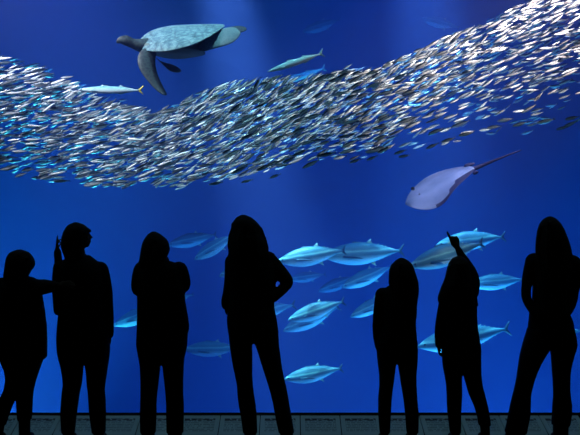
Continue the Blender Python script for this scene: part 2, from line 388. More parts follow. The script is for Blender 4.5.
# 4 --- wavy long hair, right hand on hip
person('tall adult with long wavy hair, legs apart and right hand on the hip', 252, Y1,
 torso=[(250,236,262,10),(254,230,270,13),(258,227,273,15),(266,227,276,17),(278,229,276,18),(290,230,275,17),(302,229,274,17),(310,228,274.5,18),(320,227,276.5,18.5),(330,228,278,19),(338,229.3,278.4,18)],
 legs=[[(322,228,255,17),(332,228.6,254,16.5),(338,229.3,253,16),(345,230,251.8,15.5),(355,231.5,252,15),(365,233,252,13.5),(375,235.2,252,12.5),(385,237.2,252.5,11.5),(395,237.8,253.7,11.5),(405,239,255.4,11),(415,241,256.4,10.5),(433,243.4,257,9),(442,243.8,257,8.5)],
       [(322,250,276.6,17),(332,251.5,278,16.5),(338,253,278.4,16),(345,255.6,278.7,15.5),(355,259,280,15),(365,262,281.3,13.5),(375,265.2,283.2,12.5),(385,268.4,285.5,11.5),(395,271.2,287.6,11.5),(405,273.6,289.2,11),(415,275.3,291,10.5),(433,279,294,9),(442,280,294.3,8.5)]],
 arms=[[(233,262,0,8.2),(231.5,278,0,7),(229.5,292,1,6.4),(227,300,3,5.6),(226.2,305,4,4.8)],
       [(268,260,0,8.8),(276,268,0,7.6),(284,277,-1,6.8),(287.6,282.5,-2,5.6),(281.5,290,-5,5.2),(273,298,-9,4.6)]],
 head=(246,233,1,29,-8,3),
 hair=[[(215.6,239,247.5,7,-1),(218,236,252,11,-1),(221.5,233.4,256,13,-1.5),(226,232,260,14,-2),(230,232.6,261.4,14.3,-2.3),(234,232,263,14.5,-2.5),(238,231,264.4,14.5,-4),(242,230.2,266.6,14,-5),(247,229.4,267.4,13,-6),(254,230,268,12,-8),(262,234,266,10,-10),(270,238,263,8,-13),(275,242,259,5,-14)]],
 hands=[((226.2,305,4),(-.12,.1,-1),(-1,0,0),14,38,-1),((273,298,-9),(-.8,-.1,-.55),(.3,-1,-.5),19,20,1)],
 hairstr=([[(235,224,-5),(231.6,236,-6),(230.6,246,-7),(230.8,256,-9)],[(244,222,-13),(240,240,-18),(242,258,-19),(245,276,-16)],[(253,224,-12),(255,242,-17),(256,258,-18),(254,275,-15)],[(259,228,-6),(263.5,238,-8),(266.5,248,-9),(267,260,-11)]],90,1.3,4))
# 5 --- long haired child, arms down
person('child with long straight hair and hanging left arm, left of the pointing child', 397, Y1,
 torso=[(284,392,410,8),(287,387,414,10),(291,383,415,13),(300,381.5,416,15),(315,382.8,415.5,15.5),(323,383,415.5,15.5),(328,381,415.7,15.5),(335,379,416.3,16),(346,376.5,417,16.5),(356,377.3,417.4,16)],
 legs=[[(340,377,399,14),(350,377,398,14),(357,377.4,396.6,13.5),(365,378.3,395.3,13),(375,379.6,394.2,12),(385,379.8,393,10.5),(392,379,392,10),(400,378.5,391.2,9.8),(415,378.6,390.4,9),(433,380,389.6,7.5),(442,380,389.6,7.2)],
       [(340,395,417,14),(350,396,417.4,14),(357,397,417.4,13.5),(365,398.3,416.8,13),(375,400,415.8,12),(385,401.4,416,10.5),(392,402.6,416.4,10),(400,404,417,9.8),(415,405.6,418.4,9),(433,407,418,7.5),(442,407,418,7.2)]],
 arms=[[(382.5,295,0,7.4),(379.6,308,0,5.8),(376.8,322,1,4.1),(377.3,335,2,4.4),(379,347,4,3.8)],
       [(408,297,0,8),(411,310,3,6),(410,323,7,5),(404,331,13,4.6),(396,330,17,4)]],
 head=(402,273,2,26.5,10,8),
 hair=[[(258.7,398,405,5,-1),(261,395.5,409,9,-1),(265,391.5,412.4,12,-1),(270,389.7,414,13,-2),(276,389.3,416,13,-3),(283,389,418,12.5,-4),(291,391,418.5,11,-6),(300,394,417.2,9,-8),(310,397,416,7,-10),(318,400,413,4,-11)]],
 hands=[((379,347,4),(.05,.1,-1),(-1,0,0),16,30,-1),((396,330,17),(-1,.1,.1),(0,1,0),16,25,1)],
 hairstr=([[(393,268,-9),(391,282,-10),(394,300,-13)],[(400,264,-13),(400,284,-16),(402,312,-14)],[(409,265,-10),(414,284,-13),(412,312,-13)]],36,1.0,5), topname='shirt')
# 6 --- pointing child
def belt6(hr,top): pass
person('child with long hair pointing up at the fish with the right index finger', 458, Y1,
 torso=[(284,453,471,9),(288,448,474,11),(293,444,476,13),(302,442.5,476.5,15),(315,442,476.3,15.5),(328,443,477.3,15.5),(334,444.6,478.3,15.8),(344,444.6,480,16.2),(350,442.5,480.8,16.5),(352,442.5,480.2,16.5),(362,443,480.4,16),(368,443.4,480.5,15)],
 legs=[[(350,442.5,465,14),(362,442.8,463.4,14),(368,443.6,461.8,13.5),(375,445,461.2,12.5),(385,446.6,461.4,11),(395,447.2,461.5,10.3),(405,447.4,461,10),(415,448.2,460.5,9),(433,450.4,460.6,7.5),(442,450.6,460.6,7.2)],
       [(350,459,480.4,14),(362,460.6,480.4,14),(368,462,480.5,13.5),(375,464,480.6,12.5),(385,466.6,481.8,11),(395,469.5,484.6,10.3),(405,474,487,10),(415,477.4,489,9),(425,479,490.5,8),(442,481,491,7.2)]],
 arms=[[(448,295,0,7),(443.8,308,0,5.8),(440.3,322,1,4.6),(438.4,334,2,3.7),(438.6,345,4,3.3)],
       [(471,292,0,8),(473.5,282,2,6.4),(470.5,272,4,6),(465,262,6,5),(460.5,254,7,3.6),(457.5,247.5,8,2.6)]],
 head=(458,271,2,26.5,-5,14),
 hair=[[(256.6,455,463,5,-1),(259,452,466,9,-1),(263,449.4,468,12,-1.5),(270,447.4,469.5,13,-2),(280,445,471,13,-4),(286,442.2,472,12,-6),(292,440,473,11,-7),(298,438,474,9,-9),(303,439,474,8,-10),(312,446,474,6,-11),(320,451,470,4,-12)]],
 hands=[((457.3,247.5,8),(-.34,.05,.94),(.1,-1,0),21,60,-1,True,[0,75,80,80]),((439,345,4),(-.03,.1,-1),(-1,0,0),16,32,-1)],
 hairstr=([[(451,266,-9),(446,282,-10),(440,300,-12)],[(458,264,-13),(456,286,-17),(456,316,-15)],[(465,266,-10),(470,288,-14),(473,310,-14)],[(466,270,-10),(474,290,-10),(477.5,306,-9)]],44,1.0,6), topname='shirt')
# 7 --- rightmost adult
def spur(hr,top): top.tube([(538,254.5,-3,3.2),(532,252.3,-3,2.3),(526.5,250.2,-3,1.6)])
person('rightmost adult with long straight hair, flared trousers and hands in back pockets', 549, Y1,
 torso=[(252,540,564,10),(255,535,570,13),(259,531,574,15),(266,531,573,17),(280,533,568,17.5),(292,533.5,566,17),(303,533,566,17),(312,530.5,568,17.5),(322,529.3,572.4,18),(330,528.6,573.3,18.5),(340,526,575.5,19),(347,524,575.6,18)],
 legs=[[(328,528.6,553,17),(338,525.4,552,16.5),(345,523.2,551,16),(350,522,548.5,15.5),(355,520.7,545.2,15),(362,519.6,541,14),(370,518.4,537.2,13),(380,517,533.6,12),(390,514.8,531,11.5),(397,513,530,11.5),(405,511,530,12),(415,509,529.5,12),(425,507,527.5,12),(433,505,526,12.5),(442,503,525,12.5)],
       [(328,548,573.2,17),(338,549,575.2,16.5),(345,549.8,576,16),(350,551,574.8,15.5),(355,552,573,15),(362,552.5,571.2,14),(370,553,569.6,13),(380,553.7,569,12),(390,554.2,569,11.5),(397,554.3,569.8,11.5),(405,553.5,571,12),(415,553,570.6,12),(425,552.5,568.8,12),(442,553,568,12.5)]],
 arms=[[(534,262,0,9),(529,274,-1,6.2),(526.5,286,-2,4.8),(526.3,297,-4,4.6),(530.5,306,-8,4.6),(536,314,-13,4.4)],
       [(572.5,264,0,9),(576,276,-1,7),(573.8,290,-2,5),(572.8,299,-4,4.6),(569.5,308,-8,4.6),(564,315,-13,4.4)]],
 head=(550.5,235,1,29.5,4,4),
 hair=[[(217.2,546,554,6,-1),(219.5,543.7,556,10,-1),(223.5,540.7,560,12.5,-1.5),(230,538.4,563.5,14,-2),(240,537,567.5,14.5,-4),(249,536.3,570.3,13,-6),(258,537,572,12,-8),(270,540,570,10,-12),(282,544,565,7,-15),(290,548,560,4,-16)]],
 hands=[((536,314,-13),(.7,.1,-.7),(-.3,-1,-.3),19,15,-1),((564,315,-13),(-.7,.1,-.7),(.3,-1,-.3),19,15,1)],
 extra=spur,
 hairstr=([[(542,226,-9),(538,244,-11),(540,266,-15)],[(549,222,-14),(548,250,-20),(552,288,-19)],[(557,224,-12),(564,248,-15),(566,272,-15)]],44,1.0,7))

# ------------------------------------------------------------------ fish building
def ring_body(prof, n=16, pz=2.0):
    """prof: (x, ztop, zbot, halfwidth) nose at -x"""
    v=[];f=[]
    for (x,zt,zb,w) in prof:
        c=(zt+zb)/2; h=(zt-zb)/2
        for j in range(n):
            t=2*math.pi*j/n; v.append((x,w*math.cos(t),c+h*math.sin(t)))
    m=len(prof)
    for i in range(m-1):
        for j in range(n):
            a=i*n+j;b_=i*n+(j+1)%n; f.append((a,a+n,b_+n,b_))
    f.append(tuple(range(n))); f.append(tuple((m-1)*n+j for j in range(n))[::-1])
    return v,f
def smooth_prof(keys, m=28):
    out=[]
    for i in range(m+1):
        t=i/m; x=keys[0][0]+(keys[-1][0]-keys[0][0])*(t**1.15 if t<1 else 1)
        for a,b_ in zip(keys,keys[1:]):
            if a[0]-1e-6<=x<=b_[0]+1e-6:
                u=(x-a[0])/(b_[0]-a[0]); out.append((x,)+tuple(a[q]*(1-u)+b_[q]*u for q in (1,2,3))); break
    # soften
    for _ in range(2):
        out=[out[0]]+[(out[i][0],)+tuple(.25*out[i-1][q]+.5*out[i][q]+.25*out[i+1][q] for q in (1,2,3)) for i in range(1,len(out)-1)]+[out[-1]]
    return out
def fin(outline, th, plane='xz', root_th=None):
    """closed thin fin from an outline: a lens, thick in the middle and sharp at the rim"""
    n=len(outline); cx=sum(p[0] for p in outline)/n; cz=sum(p[1] for p in outline)/n
    v=[];f=[]
    for (x,z) in outline: v.append((x,0,z))
    for s in (1,-1):
        for (x,z) in outline: v.append((cx+(x-cx)*.6,s*th,cz+(z-cz)*.6))
    v.append((cx,th*1.2,cz)); v.append((cx,-th*1.2,cz))
    for j in range(n):
        k=(j+1)%n
        f.append((j,k,n+k,n+j)); f.append((k,j,2*n+j,2*n+k)); f.append((n+j,n+k,3*n)); f.append((2*n+k,2*n+j,3*n+1))
    return v,f
def xf(geo, M): return [M@Vector(v) for v in geo[0]], geo[1]
def eyes(root,x,y,z,r):
    for s in (-1,1):
        v,f=ring_body([(-r,0.001,-.001,.001),(-r*.7,r*.7,-r*.7,r*.7),(0,r,-r,r),(r*.7,r*.7,-r*.7,r*.7),(r,0.001,-.001,.001)],10)
        mesh_obj('eye',[(a+x,b_*.5+s*y,c+z) for a,b_,c in v],f,M_eye,root)
def make_tuna():
    r=empty('tuna',(0,0,0))
    K=[(-.5,.005,-.01,.004),(-.47,.03,-.028,.022),(-.40,.068,-.062,.05),(-.30,.108,-.102,.075),(-.15,.140,-.138,.092),(0,.145,-.142,.092),(.15,.118,-.108,.075),(.28,.075,-.062,.048),(.38,.036,-.026,.024),(.44,.018,-.012,.016),(.47,.016,-.010,.008)]
    v,f=ring_body(smooth_prof(K),20); mesh_obj('body',v,f,M_tuna,r)
    g=fin([(.44,.012),(.47,.035),(.515,.080),(.53,.088),(.503,.035),(.490,.003),(.503,-.03),(.53,-.080),(.515,-.073),(.47,-.03),(.44,-.008)],.005)
    mesh_obj('tail_fin',*g,M_tunaf,r)
    g=fin([(-.14,.125),(-.10,.158),(-.07,.152),(0,.146),(.02,.13),(-.05,.12)],.005); mesh_obj('dorsal_fin',*g,M_tunaf,r)
    g=fin([(.05,.125),(.09,.155),(.125,.178),(.12,.145),(.15,.11)],.005); mesh_obj('second_dorsal_fin',*g,M_yfin,r)
    g=fin([(.08,-.115),(.13,-.145),(.17,-.170),(.155,-.13),(.17,-.09)],.005); mesh_obj('anal_fin',*g,M_yfin,r)
    for s in (-1,1):
        g=fin([(-.24,.0),(-.22,.012),(-.10,.0),(.02,-.035),(.0,-.04),(-.12,-.028),(-.23,-.014)],.005)
        M=Matrix.Translation((0,s*.085,-.02))@Matrix.Translation((-.24,0,0))@Matrix.Rotation(s*R(14),4,'Z')@Matrix.Translation((.24,0,0))
        mesh_obj('pectoral_fin',*xf(g,M),M_tunaf,r)
    for q in range(5):
        x=.20+.045*q; z=.10-.018*q*1.05
        g=fin([(x-.01,z-.012),(x+.01,z+.014),(x+.02,z+.010),(x+.012,z-.016)],.003); mesh_obj('finlet',*g,M_yfin,r)
        z=-(.088-.018*q)
        g=fin([(x-.01,z+.012),(x+.01,z-.014),(x+.02,z-.010),(x+.012,z+.016)],.003); mesh_obj('finlet',*g,M_yfin,r)
    eyes(r,-.425,.040,.012,.013)
    return r
def make_mackerel(tailmat):
    r=empty('mackerel',(0,0,0))
    K=[(-.5,.002,-.004,.003),(-.46,.014,-.014,.01),(-.38,.034,-.032,.022),(-.25,.052,-.050,.034),(-.08,.060,-.060,.038),(.10,.055,-.054,.034),(.25,.040,-.038,.024),(.36,.022,-.020,.014),(.43,.012,-.010,.008),(.45,.011,-.010,.006)]
    v,f=ring_body(smooth_prof(K),18); mesh_obj('body',v,f,M_mack,r)
    g=fin([(.43,.008),(.46,.03),(.51,.072),(.525,.075),(.50,.03),(.478,.0),(.50,-.03),(.522,-.070),(.508,-.068),(.46,-.03),(.43,-.008)],.004); mesh_obj('tail_fin',*g,tailmat,r)
    g=fin([(-.16,.05),(-.12,.080),(-.04,.072),(.0,.055)],.003); mesh_obj('dorsal_fin',*g,M_mackf,r)
    g=fin([(.12,.045),(.16,.075),(.22,.055),(.34,.028),(.30,.02)],.003); mesh_obj('second_dorsal_fin',*g,M_mackf,r)
    g=fin([(.12,-.045),(.16,-.072),(.22,-.052),(.34,-.026),(.30,-.02)],.003); mesh_obj('anal_fin',*g,M_mackf,r)
    for s in (-1,1):
        g=fin([(-.30,0),(-.28,.012),(-.20,-.004),(-.18,-.018),(-.28,-.012)],.003)
        mesh_obj('pectoral_fin',*xf(g,Matrix.Translation((0,s*.036,-.01))),M_mackf,r)
    eyes(r,-.44,.013,.004,.008)
    return r
def place(o, px, py, Y, Lpx, tilt, yaw=0, roll=0, Lunit=1.02):
    k=Y/F; o.location=P(px,py,Y); o.scale=(Lpx*k/Lunit,)*3
    o.rotation_euler=(Matrix.Rotation(R(yaw),3,'Z')@Matrix.Rotation(-R(tilt),3,'Y')@Matrix.Rotation(R(roll),3,'X')).to_euler()
tuna0=make_tuna(); kids={tuna0.name:children(tuna0)}
for c in kids[tuna0.name]: kids[c.name]=[]
TG='tuna swimming to the left behind the people'
tunas=[ # px,py,Y,L,tilt,yaw,label
 (192,240,16.5,50,12,8,'faint level tuna right of the elbows-out adult, farther left of two'),
 (215,247,14,50,31,-8,'tuna diving steeply just left of the wavy haired adult'),
 (240,268,13,46,22,0,'tuna behind the wavy haired adult, only its snout showing at left'),
 (311,256,11.6,70,9,4,'bright tuna at the right shoulder of the wavy haired adult'),
 (362,253.5,12.0,82,4,-4,'long tuna with dark side fin, above the non-pointing child at left'),
 (367,277,13.6,56,22,6,'tuna sloping down, its tail beside the non-pointing child\'s head'),
 (373,306,13.0,52,25,8,'tuna half hidden behind the non-pointing child\'s left shoulder'),
 (316,311,11.8,60,18,5,'bright tuna in open water at elbow height, upper of an overlapping pair'),
 (311,319,13.2,62,23,5,'darker tuna at elbow height, lower of an overlapping pair'),
 (262,312,13.5,68,12,0,'tuna behind the wavy haired adult, only its tail showing below the elbow'),
 (313,374,12.0,60,10,5,'lone tuna at knee height right of the wavy haired adult'),
 (212,349,14,58,2,-5,'level tuna at thigh height left of the wavy haired adult'),
 (139,316,13.5,56,21,0,'tuna partly hidden behind the left side of the elbows-out adult'),
 (446,255,10.6,80,17,6,'largest brightest tuna, snout touching the non-pointing child\'s hair'),
 (470,241,12.0,70,7,0,'tuna just behind the pointing hand of the child'),
 (496,282,12.6,58,5,0,'tuna right of the pointing child\'s head'),
 (463,338,11.8,94,11,0,'tuna passing behind the waist of the pointing child'),
 (553,334,13,60,7,0,'tuna hidden behind the hips of the rightmost adult'),
 (338,284,19,44,20,8,'very faint far tuna below the long tuna with dark side fin'),
 (307,277,20,38,8,0,'very faint small tuna right of the wavy haired adult\'s raised elbow'),
 (178,298,17,32,12,0,'faint tuna peeking out at the right elbow of the elbows-out adult'),
 (321,26,22.5,40,18,0,'very faint far tuna near the top edge, nearer the turtle'),
 (440,23,22,40,-14,0,'very faint far tuna near the top edge above the rising school'),
]
for i,(a,b_,Y,L,t,yw,lab) in enumerate(tunas):
    o=tuna0 if i==0 else copy_tree(tuna0,None,kids)
    place(o,a,b_,Y*1.18,L,t,yw); tag(o,lab,'fish',TG)
m0=make_mackerel(M_ytail); place(m0,110,90,9.6,65,0,4); tag(m0,'slim pale fish with a yellow tail below the turtle and above the school','fish')
m1=make_mackerel(M_mackf); kids={m1.name:children(m1)}
for c in kids[m1.name]: kids[c.name]=[]
place(m1,295,62.5,9.6,60,19,3); tag(m1,'slim pale fish climbing clear above the middle of the school','fish')
m2=copy_tree(m1,None,kids); place(m2,299,77,14.9,56,19,0); tag(m2,'slim blue fish half hidden behind the top of the school, lower of the two','fish')

# ------------------------------------------------------------------ turtle
def shell_mat():
    m=bpy.data.materials.new('turtle_shell'); m.use_nodes=True; nt=m.node_tree; b=nt.nodes['Principled BSDF']
    tc=nt.nodes.new('ShaderNodeTexCoord')
    vo=nt.nodes.new('ShaderNodeTexVoronoi'); vo.feature='DISTANCE_TO_EDGE'; vo.inputs['Scale'].default_value=5.5
    nt.links.new(tc.outputs['Object'],vo.inputs['Vector'])
    r1=nt.nodes.new('ShaderNodeValToRGB'); r1.color_ramp.elements[0].position=.0; r1.color_ramp.elements[0].color=(.55,.55,.55,1); r1.color_ramp.elements[1].position=.06; r1.color_ramp.elements[1].color=(1,1,1,1)
    nt.links.new(vo.outputs['Distance'],r1.inputs[0])
    nz=nt.nodes.new('ShaderNodeTexNoise'); nz.inputs['Scale'].default_value=22; nz.inputs['Detail'].default_value=6; nt.links.new(tc.outputs['Object'],nz.inputs['Vector'])
    r2=nt.nodes.new('ShaderNodeValToRGB'); r2.color_ramp.elements[0].position=.38; r2.color_ramp.elements[0].color=(.06,.14,.19,1); r2.color_ramp.elements[1].position=.68; r2.color_ramp.elements[1].color=(.20,.34,.40,1)
    nt.links.new(nz.outputs['Fac'],r2.inputs[0])
    mx=nt.nodes.new('ShaderNodeMixRGB'); mx.blend_type='MULTIPLY'; mx.inputs[0].default_value=1
    nt.links.new(r1.outputs[0],mx.inputs[1]); nt.links.new(r2.outputs[0],mx.inputs[2]); nt.links.new(mx.outputs[0],b.inputs['Base Color'])
    b.inputs['Roughness'].default_value=.6
    return m
M_shell=shell_mat()
def scaly(n,c1,c2,sc=30):
    m=mat(n,c1,.6); nt=m.node_tree; b=nt.nodes['Principled BSDF']; tc=nt.nodes.new('ShaderNodeTexCoord')
    vo=nt.nodes.new('ShaderNodeTexVoronoi'); vo.feature='DISTANCE_TO_EDGE'; vo.inputs['Scale'].default_value=sc; nt.links.new(tc.outputs['Object'],vo.inputs['Vector'])
    rp=nt.nodes.new('ShaderNodeValToRGB'); rp.color_ramp.elements[0].color=(*c2,1); rp.color_ramp.elements[1].color=(*c1,1); rp.color_ramp.elements[1].position=.15
    nt.links.new(vo.outputs['Distance'],rp.inputs[0]); nt.links.new(rp.outputs[0],b.inputs['Base Color']); return m
M_tskin=scaly('turtle_scales',(.010,.022,.035),(.035,.06,.075),26)
M_tpale=scaly('turtle_pale_skin',(.10,.18,.22),(.18,.26,.30),26)
M_plas=mat('turtle_plastron',(.10,.13,.13),.7)
TY=9.6
tur=empty('sea_turtle',P(180,45,TY))
tag(tur,'large sea turtle with mottled shell gliding left near the top of the tank','turtle')
def tsh(): return Sh(TY)
# carapace: stations along the body, each a half lens tilted towards the viewer
st=[ # x, top y, rim y (near side), half width in depth px
 (138,42,47,3),(143,36.5,49.5,16),(150,31.5,51.3,26),(160,28,51.5,34),(172,26,50.4,38),(184,25.3,47.6,38),(196,24.8,43.5,34),(206,24.6,38.5,28),(215,24.4,33.2,20),(221,24.5,28.8,11),(225,25.3,26.6,3)]
sh=tsh(); rings=[]; NB=20
for (x,ty,ry,hw) in st:
    q=[]
    near=sh.W(x,ry,-hw); far=sh.W(x,(ty+ry)/2-1.5,hw*.9)
    top=sh.W(x,ty,hw*.25)
    mid=(near+far)/2
    for j in range(NB):
        t=2*math.pi*j/NB; c,s_=math.cos(t),math.sin(t)
        base=mid+(near-mid)*c
        up=(top-mid); nn=up*(s_ if s_>0 else 0)+Vector((0,0,-.03))*(-s_ if s_<0 else 0)*(hw/38)
        q.append(base+nn)
    rings.append(q)
sh.rings(rings)
o=mesh_obj('carapace',[v-tur.location for v in sh.v],sh.f,M_shell,tur)
s_=o.modifiers.new('round','SUBSURF'); s_.levels=2; s_.render_levels=2
# trunk and plastron under the shell, with neck and tail
sh=tsh()
sh.loft([(44,142,150,10,0),(48,142,196,24,0),(51,143,206,26,0),(54,150,206,24,0),(56,160,190,18,0)],0)
sh.ell(sh.W(183,44.5,-2),(25*sh.k,24*sh.k,7.5*sh.k),Euler((0,R(-14),0)).to_matrix())
sh.make('plastron',M_plas,tur,.012,4)
sh=tsh()
sh.tube([(150,46,-4,8.5),(141,45.5,-8,7.0),(133,43.5,-11,5.0),(126,40.8,-13,5.0),(121,40.2,-14,4.0),(118,41.5,-14,2.2)])
sh.ell(sh.W(125.5,40,-13),(6.8*sh.k,4.6*sh.k,4.7*sh.k))
hd=sh.make('head',M_tskin,tur,.010,3)
sh=tsh(); sh.ell(sh.W(121.5,39.4,-18.6),(1.0*sh.k,.8*sh.k,1.0*sh.k)); e=sh.make('eye',M_eye,hd,.004,1); 
def flipper(name,pts,flat,m,par=tur,vox=.010):
    sh=tsh()
    w=[(sh.W(a,b_,c),r*sh.k) for a,b_,c,r in pts]
    sh.tubew(w,0,14,flat); return sh.make(name,m,par,vox,3)
# flippers are blades: outline wide in the picture plane, thin across it
def blade(name,rows,th,m,tw=-2):
    """rows: (x1,y1,x2,y2,depth) leading and trailing edge points"""
    sh=tsh(); rings=[]
    for i,(x1,y1,x2,y2,d) in enumerate(rows):
        a=sh.W(x1,y1,d+tw); b_=sh.W(x2,y2,d-tw); q=[]
        n=(b_-a).cross(Vector((0,0,1)) if abs((b_-a).z)<abs((b_-a).x) else Vector((1,0,0)))
        n=Vector((0,1,0)); t_=th*(1-.6*i/len(rows))*sh.k
        for j in range(14):
            t=2*math.pi*j/14; q.append((a+b_)/2+(a-b_)/2*math.cos(t)+n*t_*math.sin(t))
        rings.append(q)
    sh.rings(rings)
    o=mesh_obj(name,[v-tur.location for v in sh.v],sh.f,m,tur); s=o.modifiers.new('round','SUBSURF'); s.levels=2; s.render_levels=2; return o
blade('front_flipper',[(145,46,158,52,-14),(139,52,156,56,-18),(136.8,58,155.5,61,-21),(137.3,65,156,67,-23),(140.5,72,157.5,73.5,-24),(146,79.5,160,80,-25),(152,86.5,163,86,-26),(158.5,92.5,166,91.5,-27),(164.5,96,167.6,95,-28)],4.2,M_tskin)
blade('front_flipper',[(152,54,158,60,14),(160,61,166,68,18),(165,62.5,170,71.5,22),(172,64,176,73,26),(179,67.5,180,72.5,30),(181,70,181.2,71.5,31)],3,M_tskin)
blade('rear_flipper',[(196,42,200,53,-4),(206,35,209,50.5,-8),(214,31,219,47.5,-11),(222,28,229,45,-13),(229,27,236,41,-15),(234,27,240,36,-16),(238,29,241,33,-17)],4,M_tpale,8)
blade('rear_flipper',[(208,34,210,44,16),(220,29,223,37,16),(230,26.6,232,33.6,14),(237,25.6,239,33.4,12),(243,26,244.5,31.6,10),(246.6,27.6,247,30,9)],3,M_tskin,4)

# ------------------------------------------------------------------ ray
RY=10.0
M_ray=noisy(mat('ray_back',(.30,.24,.42),.55),(.15,.20,.50),(.24,.28,.64),5,.05)
M_rayb=mat('ray_edge',(.035,.035,.13),.7,0,.2)  # tail and fin colour, also the painted shade of the curled edge
ray=empty('stingray',P(440,188,RY)); tag(ray,'violet grey stingray with a long thin tail gliding below the right side of the school','stingray')
sts=[((405,204),(405.6,204.6)),((406,199),(411,207.5)),((409.5,192.5),(419,209.8)),((415,186),(428,210.3)),((422,180),(437,208.6)),((431,174.6),(445,203.5)),((440,171.2),(450.5,195.5)),((449,168.8),(456,187.6)),((458,167.0),(463.5,181)),((466,166),(470.5,174.6)),((473,166.4),(475.5,169.5))]
sh=Sh(RY); rings=[]; wid=[0,.45,.7,.88,1,1,.92,.75,.5,.3,.12]
for i,(fa,ne) in enumerate(sts):
    q=[]; w=wid[i]; t=i/10
    a=sh.W(*fa,26*w+ (4-8*t)); b_=sh.W(*ne,-26*w+(4-8*t)); 
    n=Vector((0,-.45,1)).normalized()
    top=[];bot=[]
    for j in range(13):
        u=j/12; p=a.lerp(b_,u); th=(.010+.085*max(0,math.sin(math.pi*u))**2.2)*min(1,w+.15)
        arch=.05*w*math.sin(math.pi*u)
        top.append(p+n*(th*.6)); bot.append(p-n*(th*.35))
    q=top+bot[::-1]
    rings.append(q)
sh.rings(rings)
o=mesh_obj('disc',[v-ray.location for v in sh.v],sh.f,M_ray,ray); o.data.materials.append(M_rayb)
for p_ in o.data.polygons:     # shade of the curled trailing edge painted dark, with a dark underside
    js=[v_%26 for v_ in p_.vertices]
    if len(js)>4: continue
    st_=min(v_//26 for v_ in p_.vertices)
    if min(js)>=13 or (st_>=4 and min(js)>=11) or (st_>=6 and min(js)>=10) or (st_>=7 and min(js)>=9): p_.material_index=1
s=o.modifiers.new('round','SUBSURF'); s.levels=2; s.render_levels=2
sh=Sh(RY); sh.tube([(468,169.5,-1,2.4),(476,168,-3,2.1),(488,163,-5,1.5),(500,158.2,-6,1.1),(511,153.8,-7,.8),(521,150.2,-8,.45)])
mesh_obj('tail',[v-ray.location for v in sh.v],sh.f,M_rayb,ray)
for s_ in (0,1):
    sh=Sh(RY); c=((466,165.8,4),(474.5,173,-7))[s_]; e=((474,163.5,5),(477.5,172.0,-9))[s_]
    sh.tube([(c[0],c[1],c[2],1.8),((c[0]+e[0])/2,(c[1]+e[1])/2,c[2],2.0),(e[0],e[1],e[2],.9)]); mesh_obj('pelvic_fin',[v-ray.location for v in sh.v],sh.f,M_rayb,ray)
for s_,(x,y,d) in enumerate(((412.5,191.5,10),(419,197,-8))):
    sh=Sh(RY); sh.ell(sh.W(x,y,d)+Vector((0,-.03,.03)),((.022,.022,.02) if s_==0 else (.010,.010,.008))); mesh_obj('eye',[v-ray.location for v in sh.v],sh.f,M_eye,ray)

# ------------------------------------------------------------------ the school of sardines
rs=random.Random(11)
def interp(tab,x):
    if x<=tab[0][0]: return tab[0][1]
    for a,b_ in zip(tab,tab[1:]):
        if x<=b_[0]: t=(x-a[0])/(b_[0]-a[0]); return a[1]*(1-t)+b_[1]*t
    return tab[-1][1]
UP=[(-20,50),(0,56),(20,64),(50,72),(75,84),(100,98),(130,107),(160,113),(172,108),(185,100),(205,91),(235,83),(260,80),(290,79),(320,76),(350,73),(380,69),(400,60),(430,47),(450,37),(480,27),(505,14),(530,2),(600,-20)]
LO=[(-20,160),(0,167),(30,178),(80,184),(120,187),(170,186),(215,183),(250,174),(290,166),(340,158),(380,153),(430,148),(470,140),(530,130),(600,124)]
TL=[(-20,14),(80,16),(140,22),(200,30),(270,36),(320,30),(380,26),(450,28),(520,24),(600,20)]
ring6=[(math.cos(2*math.pi*j/8),math.sin(2*math.pi*j/8)) for j in range(8)]
SP=[(-.5,.004,.003),(-.44,.040,.028),(-.32,.078,.052),(-.12,.104,.066),(.08,.096,.060),(.26,.060,.036),(.40,.022,.014),(.44,.018,.008)]
def sard_geo(bend):
    v=[];f=[];col=[]
    n=8
    for x,h,w in SP:
        off=bend*math.sin((x+.5)*3.0)*max(0,x+.1)
        for c,s_ in ring6: v.append(Vector((x,w*c+off,h*1.1*s_))); col.append(.5+.5*s_*(min(1,h/.06)))
    m=len(SP)
    for i in range(m-1):
        for j in range(n): a=i*n+j; b_=i*n+(j+1)%n; f.append((a,a+n,b_+n,b_))
    f.append(tuple(range(n)))
    off=bend*.5; b0=len(v)
    for (x,y,z) in ((.42,.006,.012),(.42,-.006,.012),(.42,.006,-.012),(.42,-.006,-.012),(.56,0,.085),(.56,0,-.085),(.485,.003,0),(.485,-.003,0)):
        v.append(Vector((x,y+bend*math.sin((x+.5)*3)*max(0,x+.1),z))); col.append(.62)
    f+=[(b0,b0+4,b0+6),(b0+1,b0+7,b0+4),(b0,b0+1,b0+4),(b0+2,b0+6,b0+5),(b0+3,b0+5,b0+7),(b0+2,b0+5,b0+3),(b0,b0+6,b0+2),(b0+1,b0+3,b0+7),(b0+4,b0+7,b0+6),(b0+5,b0+6,b0+7)]
    return v,f,col
def add_attr(me,col):
    a=me.color_attributes.new('skin','FLOAT_COLOR','POINT')
    flat=[]
    for c in col: flat+= [c,c,c,1]
    a.data.foreach_set('color',flat)
variants=[sard_geo(b_) for b_ in (-.12,-.05,0,.06,.13)]
fishes=[]
grid={}
def free(p):
    key=(int(p.x//.16),int(p.y//.16),int(p.z//.16))
    for a in (-1,0,1):
        for b_ in (-1,0,1):
            for c in (-1,0,1):
                for q in grid.get((key[0]+a,key[1]+b_,key[2]+c),()):
                    dx=p.x-q.x; dz=p.z-q.z; u=dx*.92+dz*.38; w=dz*.92-dx*.38
                    if abs(u)<.15 and abs(p.y-q.y)<.06 and abs(w)<.05: return False
    grid.setdefault(key,[]).append(p); return True
N=6400
